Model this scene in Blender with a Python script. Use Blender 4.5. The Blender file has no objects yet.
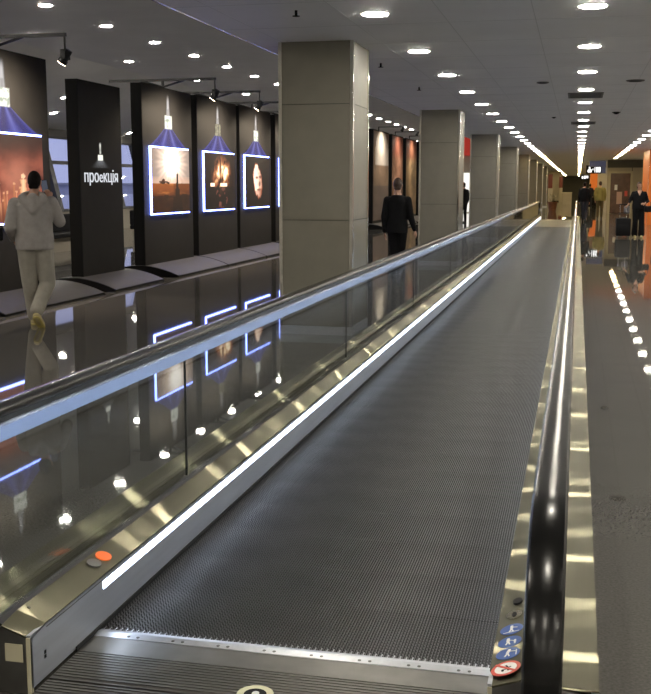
import bpy, bmesh, math, random
from mathutils import Vector, Matrix, noise
random.seed(4)
C = bpy.context.scene.collection
SC = bpy.context.scene
PI = math.pi
HC = 3.06          # underside of the ceiling over the walkway
HL = 4.8           # higher ceiling over the exhibition

# ------------------------------------------------------------------ materials
def mat(name, col, rough=.5, metal=0., spec=.5, nscale=0., namt=0., bump=0., bscale=200., stretch=None, aniso=0.):
    m = bpy.data.materials.new(name); m.use_nodes = True
    N = m.node_tree.nodes; L = m.node_tree.links
    b = N['Principled BSDF']
    b.inputs['Base Color'].default_value = (*col, 1)
    b.inputs['Roughness'].default_value = rough
    b.inputs['Metallic'].default_value = metal
    b.inputs['Specular IOR Level'].default_value = spec
    tc = N.new('ShaderNodeTexCoord')
    src = tc.outputs['Object']
    if stretch:
        mp = N.new('ShaderNodeMapping'); mp.inputs['Scale'].default_value = stretch
        L.new(src, mp.inputs['Vector']); src = mp.outputs['Vector']
    if namt:
        n = N.new('ShaderNodeTexNoise'); n.inputs['Scale'].default_value = nscale; n.inputs['Detail'].default_value = 4
        L.new(src, n.inputs['Vector'])
        r = N.new('ShaderNodeMapRange')
        r.inputs['From Min'].default_value = .25; r.inputs['From Max'].default_value = .75
        r.inputs['To Min'].default_value = 1 - namt; r.inputs['To Max'].default_value = 1 + namt
        L.new(n.outputs['Fac'], r.inputs['Value'])
        mx = N.new('ShaderNodeMix'); mx.data_type = 'RGBA'; mx.blend_type = 'MULTIPLY'; mx.inputs['Factor'].default_value = 1
        mx.inputs['A'].default_value = (*col, 1)
        L.new(r.outputs['Result'], mx.inputs['B']); L.new(mx.outputs['Result'], b.inputs['Base Color'])
    if bump:
        n = N.new('ShaderNodeTexNoise'); n.inputs['Scale'].default_value = bscale; n.inputs['Detail'].default_value = 2
        L.new(src, n.inputs['Vector'])
        bp = N.new('ShaderNodeBump'); bp.inputs['Strength'].default_value = bump; bp.inputs['Distance'].default_value = .01
        L.new(n.outputs['Fac'], bp.inputs['Height']); L.new(bp.outputs['Normal'], b.inputs['Normal'])
    if aniso:
        b.inputs['Anisotropic'].default_value = aniso; b.inputs['Anisotropic Rotation'].default_value = .25
        t = N.new('ShaderNodeTangent'); t.direction_type = 'UV_MAP'; t.uv_map = 'UVMap'
        L.new(t.outputs['Tangent'], b.inputs['Tangent'])
    return m

def emit(name, col, s):
    m = bpy.data.materials.new(name); m.use_nodes = True
    b = m.node_tree.nodes['Principled BSDF']
    b.inputs['Base Color'].default_value = (*[.12 * c for c in col], 1)
    b.inputs['Emission Color'].default_value = (*col, 1)
    b.inputs['Emission Strength'].default_value = s
    return m

def glass_mat(name, tint):
    """thin clear sheet: straight-through transmission plus Fresnel reflection"""
    m = bpy.data.materials.new(name); m.use_nodes = True
    N = m.node_tree.nodes; L = m.node_tree.links
    N.remove(N['Principled BSDF']); out = N['Material Output']
    g = N.new('ShaderNodeNewGeometry')
    ior = N.new('ShaderNodeMapRange'); ior.inputs['To Min'].default_value = 1.5; ior.inputs['To Max'].default_value = 1 / 1.5
    L.new(g.outputs['Backfacing'], ior.inputs['Value'])
    fr = N.new('ShaderNodeFresnel'); L.new(ior.outputs['Result'], fr.inputs['IOR'])
    tr = N.new('ShaderNodeBsdfTransparent'); tr.inputs['Color'].default_value = (*tint, 1)
    gl = N.new('ShaderNodeBsdfGlossy'); gl.inputs['Roughness'].default_value = .02
    mx = N.new('ShaderNodeMixShader')
    L.new(fr.outputs['Fac'], mx.inputs[0]); L.new(tr.outputs[0], mx.inputs[1]); L.new(gl.outputs[0], mx.inputs[2])
    L.new(mx.outputs[0], out.inputs['Surface'])
    return m

def art_mat(name, s, alpha=False, diffuse=False):
    """a printed or backlit picture: colours held in the mesh's colour attribute"""
    m = bpy.data.materials.new(name); m.use_nodes = True
    N = m.node_tree.nodes; L = m.node_tree.links; b = N['Principled BSDF']
    a = N.new('ShaderNodeAttribute'); a.attribute_name = 'art'
    b.inputs['Roughness'].default_value = .45; b.inputs['Specular IOR Level'].default_value = .1
    if diffuse:
        L.new(a.outputs['Color'], b.inputs['Base Color'])
    else:
        b.inputs['Base Color'].default_value = (.008, .008, .008, 1)
        L.new(a.outputs['Color'], b.inputs['Emission Color']); b.inputs['Emission Strength'].default_value = s
    if alpha:
        L.new(a.outputs['Alpha'], b.inputs['Alpha'])
    return m

M = {}
M['floor'] = mat('polished granite', (.100, .096, .088), .022, nscale=90, namt=.25)
M['ceil'] = mat('grey ceiling panel', (.90, .90, .92), .48, nscale=1.5, namt=.04)
M['ceil_hi'] = mat('pale ceiling panel', (.90, .89, .88), .5, nscale=1.2, namt=.04)
M['wall'] = mat('beige wall', (.42, .38, .30), .6, nscale=2, namt=.06)
M['darkwall'] = mat('dark wall', (.07, .068, .06), .5, nscale=2, namt=.08)
M['joint'] = mat('ceiling joint', (.72, .72, .73), .6)
M['whitewall'] = mat('white wall', (.82, .80, .76), .5, nscale=2, namt=.03)
M['column'] = mat('column cladding', (.185, .172, .136), .42, nscale=6, namt=.06)
M['colseam'] = mat('cladding seam', (.06, .06, .05), .6)
M['chrome'] = mat('bright steel trim', (.75, .73, .66), .16, 1)
M['steel'] = mat('brushed stainless', (.115, .109, .075), .45, 1, nscale=30, namt=.06, stretch=(1, .05, 1))
def add_brushed_lobe(m, fac):
    # fine lengthwise brushing: a second, sharper lobe that smears reflections across the sheet
    N = m.node_tree.nodes; L = m.node_tree.links; b = N['Principled BSDF']
    g = N.new('ShaderNodeBsdfAnisotropic'); g.distribution = 'GGX'
    g.inputs['Color'].default_value = (.56, .53, .36, 1); g.inputs['Roughness'].default_value = .125
    g.inputs['Anisotropy'].default_value = .97; g.inputs['Rotation'].default_value = 0.
    t = N.new('ShaderNodeTangent'); t.direction_type = 'UV_MAP'; t.uv_map = 'UVMap'; L.new(t.outputs['Tangent'], g.inputs['Tangent'])
    mx = N.new('ShaderNodeMixShader'); mx.inputs[0].default_value = fac
    L.new(b.outputs[0], mx.inputs[1]); L.new(g.outputs[0], mx.inputs[2]); L.new(mx.outputs[0], N['Material Output'].inputs['Surface'])
add_brushed_lobe(M['steel'], .36)
M['steel_side'] = mat('satin stainless', (.50, .52, .56), .50, .85, nscale=30, namt=.08, stretch=(1, .08, 1))
M['alu'] = mat('satin aluminium', (.30, .36, .50), .24, 1, nscale=20, namt=.05)
M['pallet'] = mat('cast aluminium tread', (.15, .15, .155), .36, .7, nscale=1.6, namt=.4)
M['palletbed'] = mat('tread groove', (.018, .018, .019), .6, .3)
M['comb'] = mat('comb aluminium', (.55, .57, .61), .35, 1, nscale=30, namt=.08)
M['landing'] = mat('ribbed landing steel', (.17, .165, .155), .34, .85, nscale=9, namt=.18)
M['rubber'] = mat('black rubber', (.003, .003, .003), .22, 0, .35, nscale=3, namt=.1)
M['brush'] = mat('black brush', (.006, .006, .006), .8)
M['glass'] = glass_mat('balustrade glass', (.93, .95, .94))
M['winglass'] = glass_mat('window glass', (.97, .97, .98))
M['seal'] = mat('dark seal', (.02, .022, .02), .4)
M['led'] = emit('cold light strip', (.68, .80, 1.0), 15.0)
M['lamp'] = emit('downlight diffuser', (1.0, .935, .80), 165.)
M['lamp_warm'] = emit('warm downlight diffuser', (1.0, .76, .36), 170.)
M['lamp_hi'] = emit('high ceiling downlight diffuser', (1.0, .93, .82), 400.)
M['lamp_ring'] = mat('lamp ring', (.8, .8, .78), .35)
M['board'] = mat('charcoal board', (.016, .0155, .0155), .55, 0, .08, nscale=5, namt=.1)
M['boardside'] = mat('black board edge', (.005, .005, .005), .55, 0, .08)
M['foot'] = mat('grey foot cover', (.036, .036, .036), .55, 0, .2, nscale=8, namt=.08)
M['rim'] = emit('blue white edge light', (.20, .28, 1.0), 15.)
M['white'] = emit('emissive white print', (.9, .93, 1.0), .75)  # board lettering, emissive rather than plain white
M['blackmetal'] = mat('black metal', (.012, .012, .012), .4, nscale=20, namt=.1)
M['bulb'] = emit('spot bulb', (1, .8, .55), 30.)
M['orange'] = mat('orange cladding', (.80, .19, .02), .35, nscale=3, namt=.05)
M['orange_lit'] = emit('orange light box', (1, .22, .03), .5)
M['red_lit'] = emit('red light box', (.75, .05, .03), .4)
M['shop'] = emit('lit shop front', (1, .97, .9), 1.1)
M['frame'] = mat('dark window frame', (.02, .02, .022), .4)
M['dark'] = mat('dark plastic', (.007, .007, .008), .65, 0, .15)
M['grey'] = mat('grey plastic', (.10, .10, .10), .45)
M['sticker_blue'] = mat('blue sticker', (.015, .075, .32), .4)
M['sticker_white'] = mat('white sticker', (.78, .78, .76), .45)
M['sticker_red'] = mat('red sticker', (.62, .07, .04), .4)
M['orange_ind'] = emit('orange indicator', (1, .17, .02), .8)
M['plate'] = mat('pale plate', (.52, .48, .34), .4)
M['badge'] = mat('pale yellow ring', (.62, .60, .42), .5)
M['bench'] = mat('beige bench base', (.35, .31, .24), .5)
M['skin'] = mat('skin', (.45, .25, .17), .5, nscale=20, namt=.05)
M['hair'] = mat('dark hair', (.008, .006, .005), .75, 0, .15, nscale=80, namt=.3)
M['hair_brown'] = mat('brown hair', (.045, .022, .013), .6, nscale=80, namt=.3)
M['hoodie'] = mat('grey jersey', (.36, .335, .315), .9, nscale=14, namt=.10, bump=.25, bscale=22)
M['pants_grey'] = mat('beige grey jersey', (.35, .325, .275), .9, nscale=14, namt=.10, bump=.3, bscale=18)
M['suit'] = mat('black suit', (.006, .006, .007), .95, 0, .2, nscale=12, namt=.2, bump=.2, bscale=16)
M['olive'] = mat('olive jacket', (.19, .17, .05), .8, nscale=12, namt=.15, bump=.2, bscale=16)
M['olive_dark'] = mat('brown olive trousers', (.075, .06, .025), .8, nscale=12, namt=.15)
M['navy'] = mat('dark navy cloth', (.012, .014, .022), .8, nscale=12, namt=.15)
M['shoe_tan'] = mat('tan suede', (.46, .38, .19), .7, nscale=30, namt=.12)
M['sole'] = mat('yellow rubber sole', (.55, .45, .14), .6)
M['shoe_black'] = mat('black leather', (.012, .012, .012), .35)
M['lilac_lit'] = emit('pale blue glow panel', (.40, .42, .70), .09)
M['sign_white'] = emit('white lit lettering', (1, 1, 1), 1.6)
M['glow'] = emit('orange lamp', (1, .45, .12), 3.)

# ------------------------------------------------------------------ mesh builder
class MB:
    def __init__(s): s.bm = bmesh.new()
    def poly(s, pts):
        return s.bm.faces.new([s.bm.verts.new(p) for p in pts])
    def box(s, x0, x1, y0, y1, z0, z1, bev=0.):
        r = bmesh.ops.create_cube(s.bm, size=1)
        for v in r['verts']:
            v.co = Vector(((x0 + x1) / 2 + v.co.x * (x1 - x0), (y0 + y1) / 2 + v.co.y * (y1 - y0), (z0 + z1) / 2 + v.co.z * (z1 - z0)))
        if bev:
            ed = list({e for v in r['verts'] for e in v.link_edges})
            bmesh.ops.bevel(s.bm, geom=ed, offset=bev, segments=2, affect='EDGES', profile=.5)
        return s
    def cyl(s, a, b, r0, r1=None, n=16, caps=True):
        a, b = Vector(a), Vector(b); r1 = r0 if r1 is None else r1
        d = b - a; q = d.to_track_quat('Z', 'Y').to_matrix().to_4x4()
        bmesh.ops.create_cone(s.bm, cap_ends=caps, segments=n, radius1=r0, radius2=r1, depth=d.length,
                              matrix=Matrix.Translation((a + b) / 2) @ q)
        return s
    def ball(s, c, r, seg=16, rot=None):
        r = (r, r, r) if isinstance(r, (int, float)) else r
        m = Matrix.Translation(c) @ (rot or Matrix.Identity(4)) @ Matrix.Diagonal((*r, 1))
        bmesh.ops.create_uvsphere(s.bm, u_segments=seg, v_segments=max(6, seg * 2 // 3), radius=1, matrix=m)
        return s
    def cap(s, a, b, r0, r1=None, n=14):
        r1 = r0 if r1 is None else r1
        s.cyl(a, b, r0, r1, n); s.ball(a, r0, n); s.ball(b, r1, n); return s
    def prism(s, pts, axis, lo, hi):
        """close a 2-D outline and extrude it along an axis"""
        def P(p, t):
            return {'y': (p[0], t, p[1]), 'x': (t, p[0], p[1]), 'z': (p[0], p[1], t)}[axis]
        A = [s.bm.verts.new(P(p, lo)) for p in pts]; B = [s.bm.verts.new(P(p, hi)) for p in pts]
        n = len(pts)
        s.bm.faces.new(A); s.bm.faces.new(B[::-1])
        for i in range(n):
            s.bm.faces.new((A[i], A[(i + 1) % n], B[(i + 1) % n], B[i]))
        return s
    def sweep(s, path, prof):
        """profile points (u across X, v along the path normal in the YZ plane) swept along a YZ path at given x"""
        rings = []
        for i, (x, y, z) in enumerate(path):
            a = path[max(i - 1, 0)]; b = path[min(i + 1, len(path) - 1)]
            t = Vector((0, b[1] - a[1], b[2] - a[2])).normalized(); nrm = Vector((0, -t.z, t.y))
            rings.append([s.bm.verts.new(Vector((x + u, y, z)) + nrm * v) for u, v in prof])
        n = len(prof)
        for A, B in zip(rings, rings[1:]):
            for i in range(n): s.bm.faces.new((A[i], A[(i + 1) % n], B[(i + 1) % n], B[i]))
        s.bm.faces.new(rings[0][::-1]); s.bm.faces.new(rings[-1])
        return s
    def rings(s, rs, n=18):
        """stack of ellipses (x, y, z, rx, ry[, tilt matrix])"""
        R = []
        for (x, y, z, rx, ry) in rs:
            R.append([s.bm.verts.new((x + rx * math.cos(2 * PI * k / n), y + ry * math.sin(2 * PI * k / n), z)) for k in range(n)])
        for A, B in zip(R, R[1:]):
            for k in range(n): s.bm.faces.new((A[k], A[(k + 1) % n], B[(k + 1) % n], B[k]))
        s.bm.faces.new(R[0][::-1]); s.bm.faces.new(R[-1])
        return s
    def build(s, name, m, parent=None, smooth=False, uv=False, loc=None):
        bm = s.bm
        bmesh.ops.recalc_face_normals(bm, faces=bm.faces)
        if uv:
            l = bm.loops.layers.uv.new('UVMap')
            for f in bm.faces:
                for lp in f.loops:
                    lp[l].uv = (lp.vert.co.y, lp.vert.co.x + lp.vert.co.z)
        me = bpy.data.meshes.new(name); bm.to_mesh(me); bm.free()
        me.materials.append(m)
        if smooth:
            for p in me.polygons: p.use_smooth = True
            if smooth != 'all':
                me.set_sharp_from_angle(angle=math.radians(35))
        o = bpy.data.objects.new(name, me); C.objects.link(o)
        if parent is not None: o.parent = parent
        if loc is not None: o.location = loc
        return o

def tag(o, label=None, cat=None, group=None, kind=None):
    if label: o['label'] = label
    if cat: o['category'] = cat
    if group: o['group'] = group
    if kind: o['kind'] = kind
    return o
def thing(name, label, cat, loc=(0, 0, 0), rz=0., group=None):
    o = bpy.data.objects.new(name, None); C.objects.link(o)
    o.location = loc; o.rotation_euler = (0, 0, rz); o.empty_display_size = .1
    return tag(o, label, cat, group)
def struct(o): o['kind'] = 'structure'; return o
def dup(root, loc=None, label=None, group=None):
    def cp(o, parent):
        c = o.copy(); C.objects.link(c)
        if parent is not None: c.parent = parent
        for ch in list(o.children): cp(ch, c)
        return c
    r = cp(root, None)
    if loc is not None: r.location = loc
    if label: r['label'] = label
    if group: r['group'] = group
    return r
ORD = ['nearest', 'second', 'third', 'fourth', 'fifth', 'sixth', 'seventh', 'eighth', 'ninth', 'tenth', 'eleventh', 'twelfth']

# ------------------------------------------------------------------ camera
F_PX = 1065.
cam = bpy.data.cameras.new('camera'); co = bpy.data.objects.new('camera', cam); C.objects.link(co)
cam.sensor_fit = 'HORIZONTAL'; cam.sensor_width = 36; cam.lens = 36 * F_PX / 651
th = math.atan(161 / F_PX); ps = math.atan(252.5 / F_PX * math.cos(th))
co.location = (0, 0, 1.58); co.rotation_euler = (PI / 2 - th, 0, ps)
cam.clip_start = .05; cam.clip_end = 400
SC.camera = co

# ------------------------------------------------------------------ room shell
XR, XE, XW, YB, YF = 5.0, -3.5, -16.8, -9.0, 165.0
struct(MB().box(-20, XR + .2, YB - .2, YF + .2, -.12, 0).build('floor', M['floor']))
struct(MB().box(XE + .12, XR + .2, YB, YF, HC, HC + .12).build('ceiling', M['ceil']))
# raised ceiling over the exhibition, sloping down to the window wall
struct(MB().prism([(XE - .1, HL), (-12.5, HL), (-17.4, 3.45), (-17.4, 3.57), (-12.5, HL + .12), (XE - .1, HL + .12)], 'y', YB, YF).build('ceiling', M['ceil_hi']))
# rounded polished edge of the lower ceiling and the fascia above it
pts = [(XE + .14, HC), (XE + .14, HC + .30)] + [(XE + .14 - .19 * math.sin(a), HC + .19 - .19 * math.cos(a)) for a in [PI / 2 - k * PI / 20 for k in range(10)]]
pts = [(XE + .14, HC + .001)] + [(XE + .14 - .19 * math.sin(k * PI / 20), HC + .19 - .19 * math.cos(k * PI / 20)) for k in range(1, 11)] + [(XE - .05, HL), (XE + .14, HL)]
struct(MB().prism(pts, 'y', YB, YF).build('trim_1', mat('satin edge profile', (.52, .51, .50), .22, .9, nscale=.7, namt=.15), smooth=True))
struct(MB().box(XR, XR + .2, YB, YF, 0, HC + .1).build('wall_right', M['whitewall']))
struct(MB().box(-20, XR + .2, YB - .2, YB, 0, HL + .2).build('wall_back', M['whitewall']))
struct(MB().box(-20, XR + .2, YF, YF + .2, 0, HL + .2).build('wall_far', M['darkwall']))
# cross wall on the right with the glazed door
YD = 64.2
w = MB(); w.box(1.62, 2.0, YD, YD + .2, 0, HC); w.box(3.0, XR, YD, YD + .2, 0, HC); w.box(2.0, 3.0, YD, YD + .2, 2.3, HC)
struct(w.build('wall_right_far', M['wall']))
struct(MB().box(1.62, 1.82, YD + .2, YF, 0, HC).build('wall_right_far', M['wall']))
struct(MB().box(1.62, XR, YD - .03, YD, 2.62, HC).build('trim_2', M['darkwall']))
struct(MB().box(2.98, 3.02, YD - .02, YD, 0, 2.62).build('trim_3', M['darkwall']))
d = MB(); d.box(1.70, 1.82, YD - .05, YD, 0, 2.42); d.box(2.92, 3.04, YD - .05, YD, 0, 2.42); d.box(1.82, 2.92, YD - .05, YD, 2.30, 2.42)
d1 = struct(d.build('door_1', mat('pale door frame', (.50, .46, .34), .4, nscale=4, namt=.05)))
tag(MB().box(1.82, 2.92, YD - .02, YD + .02, .02, 2.3).build('door_leaf', mat('dark red brown door', (.12, .07, .05), .25, nscale=3, namt=.3), d1), 'dark reddish door leaf')
tag(MB().box(2.18, 2.48, YD - .03, YD - .021, .55, 1.25).build('glint', mat('pale pink notice', (.55, .36, .30), .6), d1), 'pale notice standing in for a reflection in the door')  # reflections in the door glass, put in as coloured patches
for X, col, z in ((2.05, 'sticker_white', 1.35), (2.62, 'sticker_red', 1.0)):  # white and red reflections, likewise flat colour
    MB().box(X, X + .16, YD - .03, YD - .021, z, z + .3).build('glint', M[col], d1)

# ceiling joints: shallow dark seams between the metal panels
jt = MB()
for X in (-3.05, -2.05, -1.2, -.42, .78, 1.45, 2.6, 3.6):
    jt.box(X - .004, X + .004, YB, 90, HC - .0015, HC + .001)
for k in range(60):
    jt.box(XE + .14, XR, 2.1 + k * 1.325 - .003, 2.1 + k * 1.325 + .003, HC - .0015, HC + .001)
struct(jt.build('trim_4', M['joint']))

# window wall leaning outwards on the far left
XW0, XW1 = -16.7, -17.3
struct(MB().box(-17.2, XW0, YB, YF, 0, .74).build('wall_left', M['wall']))
struct(MB().prism([(XW1, 3.24), (XW1 + .04, 3.7), (XW1 - .25, 3.7), (XW1 - .25, 3.24)], 'y', YB, YF).build('wall_left', M['darkwall']))
def wx(z): return XW0 + (XW1 - XW0) * (z - .74) / (3.24 - .74)
n = 0
for k in range(16):
    y0 = 10 + k * 5.0; n += 1
    f = MB()
    f.prism([(wx(2.30) + .06, 2.30), (wx(2.42) + .06, 2.42), (wx(2.42) - .06, 2.42), (wx(2.30) - .06, 2.30)], 'y', y0, y0 + 5)
    f.prism([(wx(.74) + .06, .74), (wx(.82) + .06, .82), (wx(.82) - .06, .82), (wx(.74) - .06, .74)], 'y', y0, y0 + 5)
    f.prism([(wx(3.16) + .06, 3.16), (wx(3.24) + .06, 3.24), (wx(3.24) - .06, 3.24), (wx(3.16) - .06, 3.16)], 'y', y0, y0 + 5)
    win = struct(f.build('window_%d' % n, M['frame']))
    for q in (0, 2.5):
        m_ = MB(); yy = y0 + q
        m_.prism([(wx(.74) + .18, .74), (wx(3.24) + .18, 3.24), (wx(3.24) - .06, 3.24), (wx(.74) - .06, .74)], 'y', yy - .14, yy + .14)
        m_.build('mullion', M['frame'], win)
    g = MB(); g.prism([(wx(.78) + .008, .78), (wx(3.2) + .008, 3.2), (wx(3.2) - .008, 3.2), (wx(.78) - .008, .78)], 'y', y0, y0 + 5)
    g.build('window_pane', M['winglass'], win)
struct(MB().box(XW1 - .2, XW0, YB, 10, .74, 3.5).build('wall_left', M['wall']))
struct(MB().box(XW1 - .2, XW0, 90, YF, .74, 3.5).build('wall_left', M['wall']))
# apron outside, and a pale low building under the dusk sky
struct(MB().box(-170, -20, -60, 300, -.5, -.4).build('ground_outside', mat('wet apron', (.45, .46, .52), .4, nscale=.3, namt=.2)))
b_ = thing('terminal_building', 'low pale hangar far outside behind the left windows', 'building', (-120, 0, -.4))
MB().box(-8, 8, 60, 420, 0, 2.2).build('wall', mat('pale hangar wall', (.55, .57, .66), .7, nscale=.2, namt=.15), b_)
MB().prism([(-9, 2.2), (9, 2.2), (6, 2.7), (-6, 2.7)], 'y', 58, 422).build('roof', mat('grey hangar roof', (.15, .16, .20), .6), b_)

# ------------------------------------------------------------------ downlights
def downlight(r=.112):
    t = thing('ceiling_downlight', 'x', 'ceiling light')
    m_ = MB()
    N = 28
    for k in range(N):
        a0, a1 = 2 * PI * k / N, 2 * PI * (k + 1) / N
        def P(a, rr, z): return (rr * math.cos(a), rr * math.sin(a), z)
        for (ra, za), (rb, zb) in (((r + .016, 0), (r + .013, -.006)), ((r + .013, -.006), (r, -.006)), ((r, -.006), (r, .0))):
            m_.poly([P(a0, ra, za), P(a1, ra, za), P(a1, rb, zb), P(a0, rb, zb)])
    m_.build('trim_ring', M['lamp_ring'], t)
    MB().cyl((0, 0, -.001), (0, 0, -.0105), r - .0005, r - .002, n=28).build('diffuser', M['lamp'], t)
    return t
proto = downlight(); used = False
def put(loc, label, group):
    global used
    if not used:
        used = True; proto.location = loc; proto['label'] = label
        if group: proto['group'] = group
        return proto
    return dup(proto, loc, label, group)
SP = 2.65; Y0 = 9.42
WM = {}
def warm_mesh(me, k='lamp_warm'):
    if k not in WM:
        WM[k] = me.copy(); WM[k].materials[0] = M[k]
    return WM[k]
def row(x, k0, k1, first_vis, where, group):
    for k in range(k0, k1):
        i = k - first_vis
        if i < 0: lab = 'round white downlight in the near ceiling, over ' + where
        elif i < 12: lab = '%s round white downlight in the ceiling row above %s' % (ORD[i], where)
        else: lab = 'far downlight merging into the bright streak of the row above ' + where
        dl = put((x, Y0 + k * SP, HC), lab, group)
        if Y0 + k * SP > 50:
            df = [c for c in dl.children if c.name.startswith('diffuser')][0]; df.data = warm_mesh(df.data)
row(-1.765, -6, 58, 0, 'the moving walkway', 'downlights over the moving walkway')
row(.07, -6, 58, 0, "the walkway's right handrail", "downlights over the right handrail")
row(1.92, -6, 20, 9, 'the right aisle', 'downlights over the right aisle')
row(3.77, -6, 18, 40, 'the right wall, unseen, added for light', 'added downlights by the right wall')  # extra lamp row out of view, added to brighten wall and ceiling
def row_hi(x, ys, z, first, where, group):
    for i, y in enumerate(ys):
        j = i - first
        lab = ('%s round downlight in the high pale ceiling row %s' % (ORD[j], where)) if 0 <= j < 7 else \
              ('round downlight of the high ceiling row %s, %s' % (where, 'beyond the columns' if j >= 0 else 'near end'))
        dl = put((x, y, z), lab, group)
        df = [c for c in dl.children if c.name.startswith('diffuser')][0]; df.data = warm_mesh(df.data, 'lamp_hi')
row_hi(-9.45, [20.78 + 2.57 * k for k in range(-10, 26)], HL, 9, 'just behind the boards', 'downlights in the first row of the high ceiling')
row_hi(-11.55, [21.6 + 5.12 * k for k in range(-5, 13)], HL, 5, 'nearer the windows', 'downlights in the second row of the high ceiling')
for (x, y, wh) in ((-14.8, 29.5, 'seen left of the lettered board, upper of two'), (-16.0, 31.1, 'seen left of the lettered board, lower of two'),
                   (-16.85, 38.9, 'seen in the gap right of the lettered board')):
    z = HL - (HL - 3.45) * (-12.5 - x) / 4.9
    o = put((x, y, z - .004), 'small sloping-ceiling downlight ' + wh, 'downlights by the windows')
    o.rotation_euler = (0, -math.atan2(HL - 3.45, 4.9), 0)

# ------------------------------------------------------------------ ceiling fittings
def slot_vent(x0, x1, y0, y1, label):
    t = thing('air_vent', label, 'air vent', ((x0 + x1) / 2, (y0 + y1) / 2, HC), group='slot vents along the middle light row')
    hx, hy = (x1 - x0) / 2, (y1 - y0) / 2
    f = MB(); f.box(-hx, hx, -hy, -hy + .03, -.012, -.001); f.box(-hx, hx, hy - .03, hy, -.012, -.001)
    f.box(-hx, -hx + .03, -hy, hy, -.012, -.001); f.box(hx - .03, hx, -hy, hy, -.012, -.001)
    f.build('vent_frame', M['grey'], t)
    s_ = MB()
    for k in range(9): s_.box(-hx + .03, hx - .03, -hy + .06 + k * (2 * hy - .1) / 9, -hy + .09 + k * (2 * hy - .1) / 9, -.010, -.002)
    s_.build('louvres', M['grey'], t)
slot_vent(-.21, .35, 17.95, 18.95, 'dark slotted air vent between the fourth and fifth lights')
slot_vent(-.21, .35, 26.0, 26.9, 'smaller looking dark slotted air vent further down the light row')
def round_box(name, label, cat, x, y, r, h, m1, dome=False, group=None):
    t = thing(name, label, cat, (x, y, HC), group=group)
    MB().cyl((0, 0, -.001), (0, 0, -h), r, r * .92, 20).build('housing', M[m1], t)
    if dome: MB().ball((0, 0, -h), (r * .7, r * .7, r * .38), 16).build('dome', M['dark'], t, smooth='all')
    else: MB().cyl((0, 0, -h), (0, 0, -h - .004), r * .7, n=20).build('grille', M['dark'], t)
round_box('ceiling_speaker', 'small round ceiling speaker between the two light rows', 'speaker', -.545, 16.05, .09, .015, 'grey')
round_box('ceiling_speaker', 'flat round ceiling speaker right of the middle light row', 'speaker', .74, 16.05, .13, .015, 'grey')
round_box('ceiling_camera', 'dark dome camera on the ceiling right of the light row', 'camera', .705, 22.8, .085, .012, 'dark', True)
round_box('smoke_detector', 'small dark detector on the ceiling left of the middle light row', 'detector', -.56, 24.1, .05, .012, 'grey', True)
for i, y in enumerate((9.1, 13.15, 16.4)):
    t = thing('ceiling_sprinkler', ['small dark sprinkler on the ceiling near the front column top', 'small dark sprinkler between the front and second columns', 'small dark sprinkler just before the second column'][i], 'sprinkler', (-2.39, y, HC), group='ceiling sprinklers')
    MB().cyl((0, 0, .0), (0, 0, -.045), .012, n=10).build('pipe', M['dark'], t)
    MB().cyl((0, 0, -.045), (0, 0, -.05), .032, n=14).build('deflector', M['dark'], t)

# ------------------------------------------------------------------ columns
def column():
    t = thing('column', 'x', 'column')
    W, D = .80, .86
    b = MB()
    z = [.09, 1.222, 2.425, HC]
    for a, c in zip(z, z[1:]): b.box(.012, W - .012, .012, D - .012, a + .004, c - (.004 if c < HC else .001))
    b.build('cladding', M['column'], t)
    MB().box(.02, W - .02, .02, D - .02, .09, HC - .002).build('core', M['colseam'], t)
    MB().box(.0, W, .0, D, 0, .09).build('plinth', M['steel_side'], t)
    for x in (0, W - .035):
        for y in (0, D - .035):
            MB().box(x, x + .035, y, y + .035, .09, HC - .001).build('corner_strip', M['chrome'], t)
    return t
c0 = column()
for k in range(8):
    y = 11.02 + 10.3 * k
    lab = 'wide grey clad square column, the %s of the row beside the walkway' % (ORD[k] if k else 'nearest and largest')
    if k == 0: c0.location = (-3.09, y, 0); c0['label'] = lab; c0['group'] = 'clad columns beside the walkway'
    else: dup(c0, (-3.09, y, 0), lab, 'clad columns beside the walkway')

# ------------------------------------------------------------------ moving walkway
WK = thing('moving_walkway', 'long moving walkway with glass sides, black handrails and a lit skirt strip', 'moving walkway', (0, 0, 0))
SL, SR = -1.610, -.200              # skirt faces
DW, DH = .098, .034                # width and rise of the inner deck
YN, YE = 2.845, 50.9                # ends of the side casings
PY0, PY1 = 3.34, 50.35
# pallets: grooved treads with notched ribs
def pallet_mesh(length, W):
    m_ = MB(); pitch = .0105; nr = int(W / pitch)
    m_.box(0, W, 0, length - .005, .0005, .004)
    n0 = len(m_.bm.faces)
    seg = length / 18
    for r in range(nr):
        x = r * pitch + .003; off = (seg / 2 if r % 2 else 0)
        for q in range(18):
            y = q * seg + off * .5 + .004
            m_.box(x, x + .0034, y, y + seg * .62, .004, .0125)
    return m_
tr = pallet_mesh(.40, SR - SL)
p0 = tr.build('pallet', M['pallet'], WK)
me = p0.data; me.materials.append(M['palletbed'])
for pz in me.polygons:
    pz.material_index = 1 if pz.center.z <= .0041 else 0
p0.location = (SL, PY0, 0)
npal = int((PY1 - PY0) / .4)
for k in range(1, min(npal, 98)):
    c = p0.copy(); C.objects.link(c); c.parent = WK; c.location = (SL, PY0 + .4 * k, 0)
rest = MB()
y = PY0 + .4 * min(npal, 98)
x = SL
while x < SR - .01:
    rest.box(x + .003, x + .0068, y, PY1, .004, .0125); x += .0105
rest.box(SL, SR, y, PY1, .0005, .004)
tag(rest.build('pallet_band', M['pallet'], WK), kind='stuff')
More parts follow.
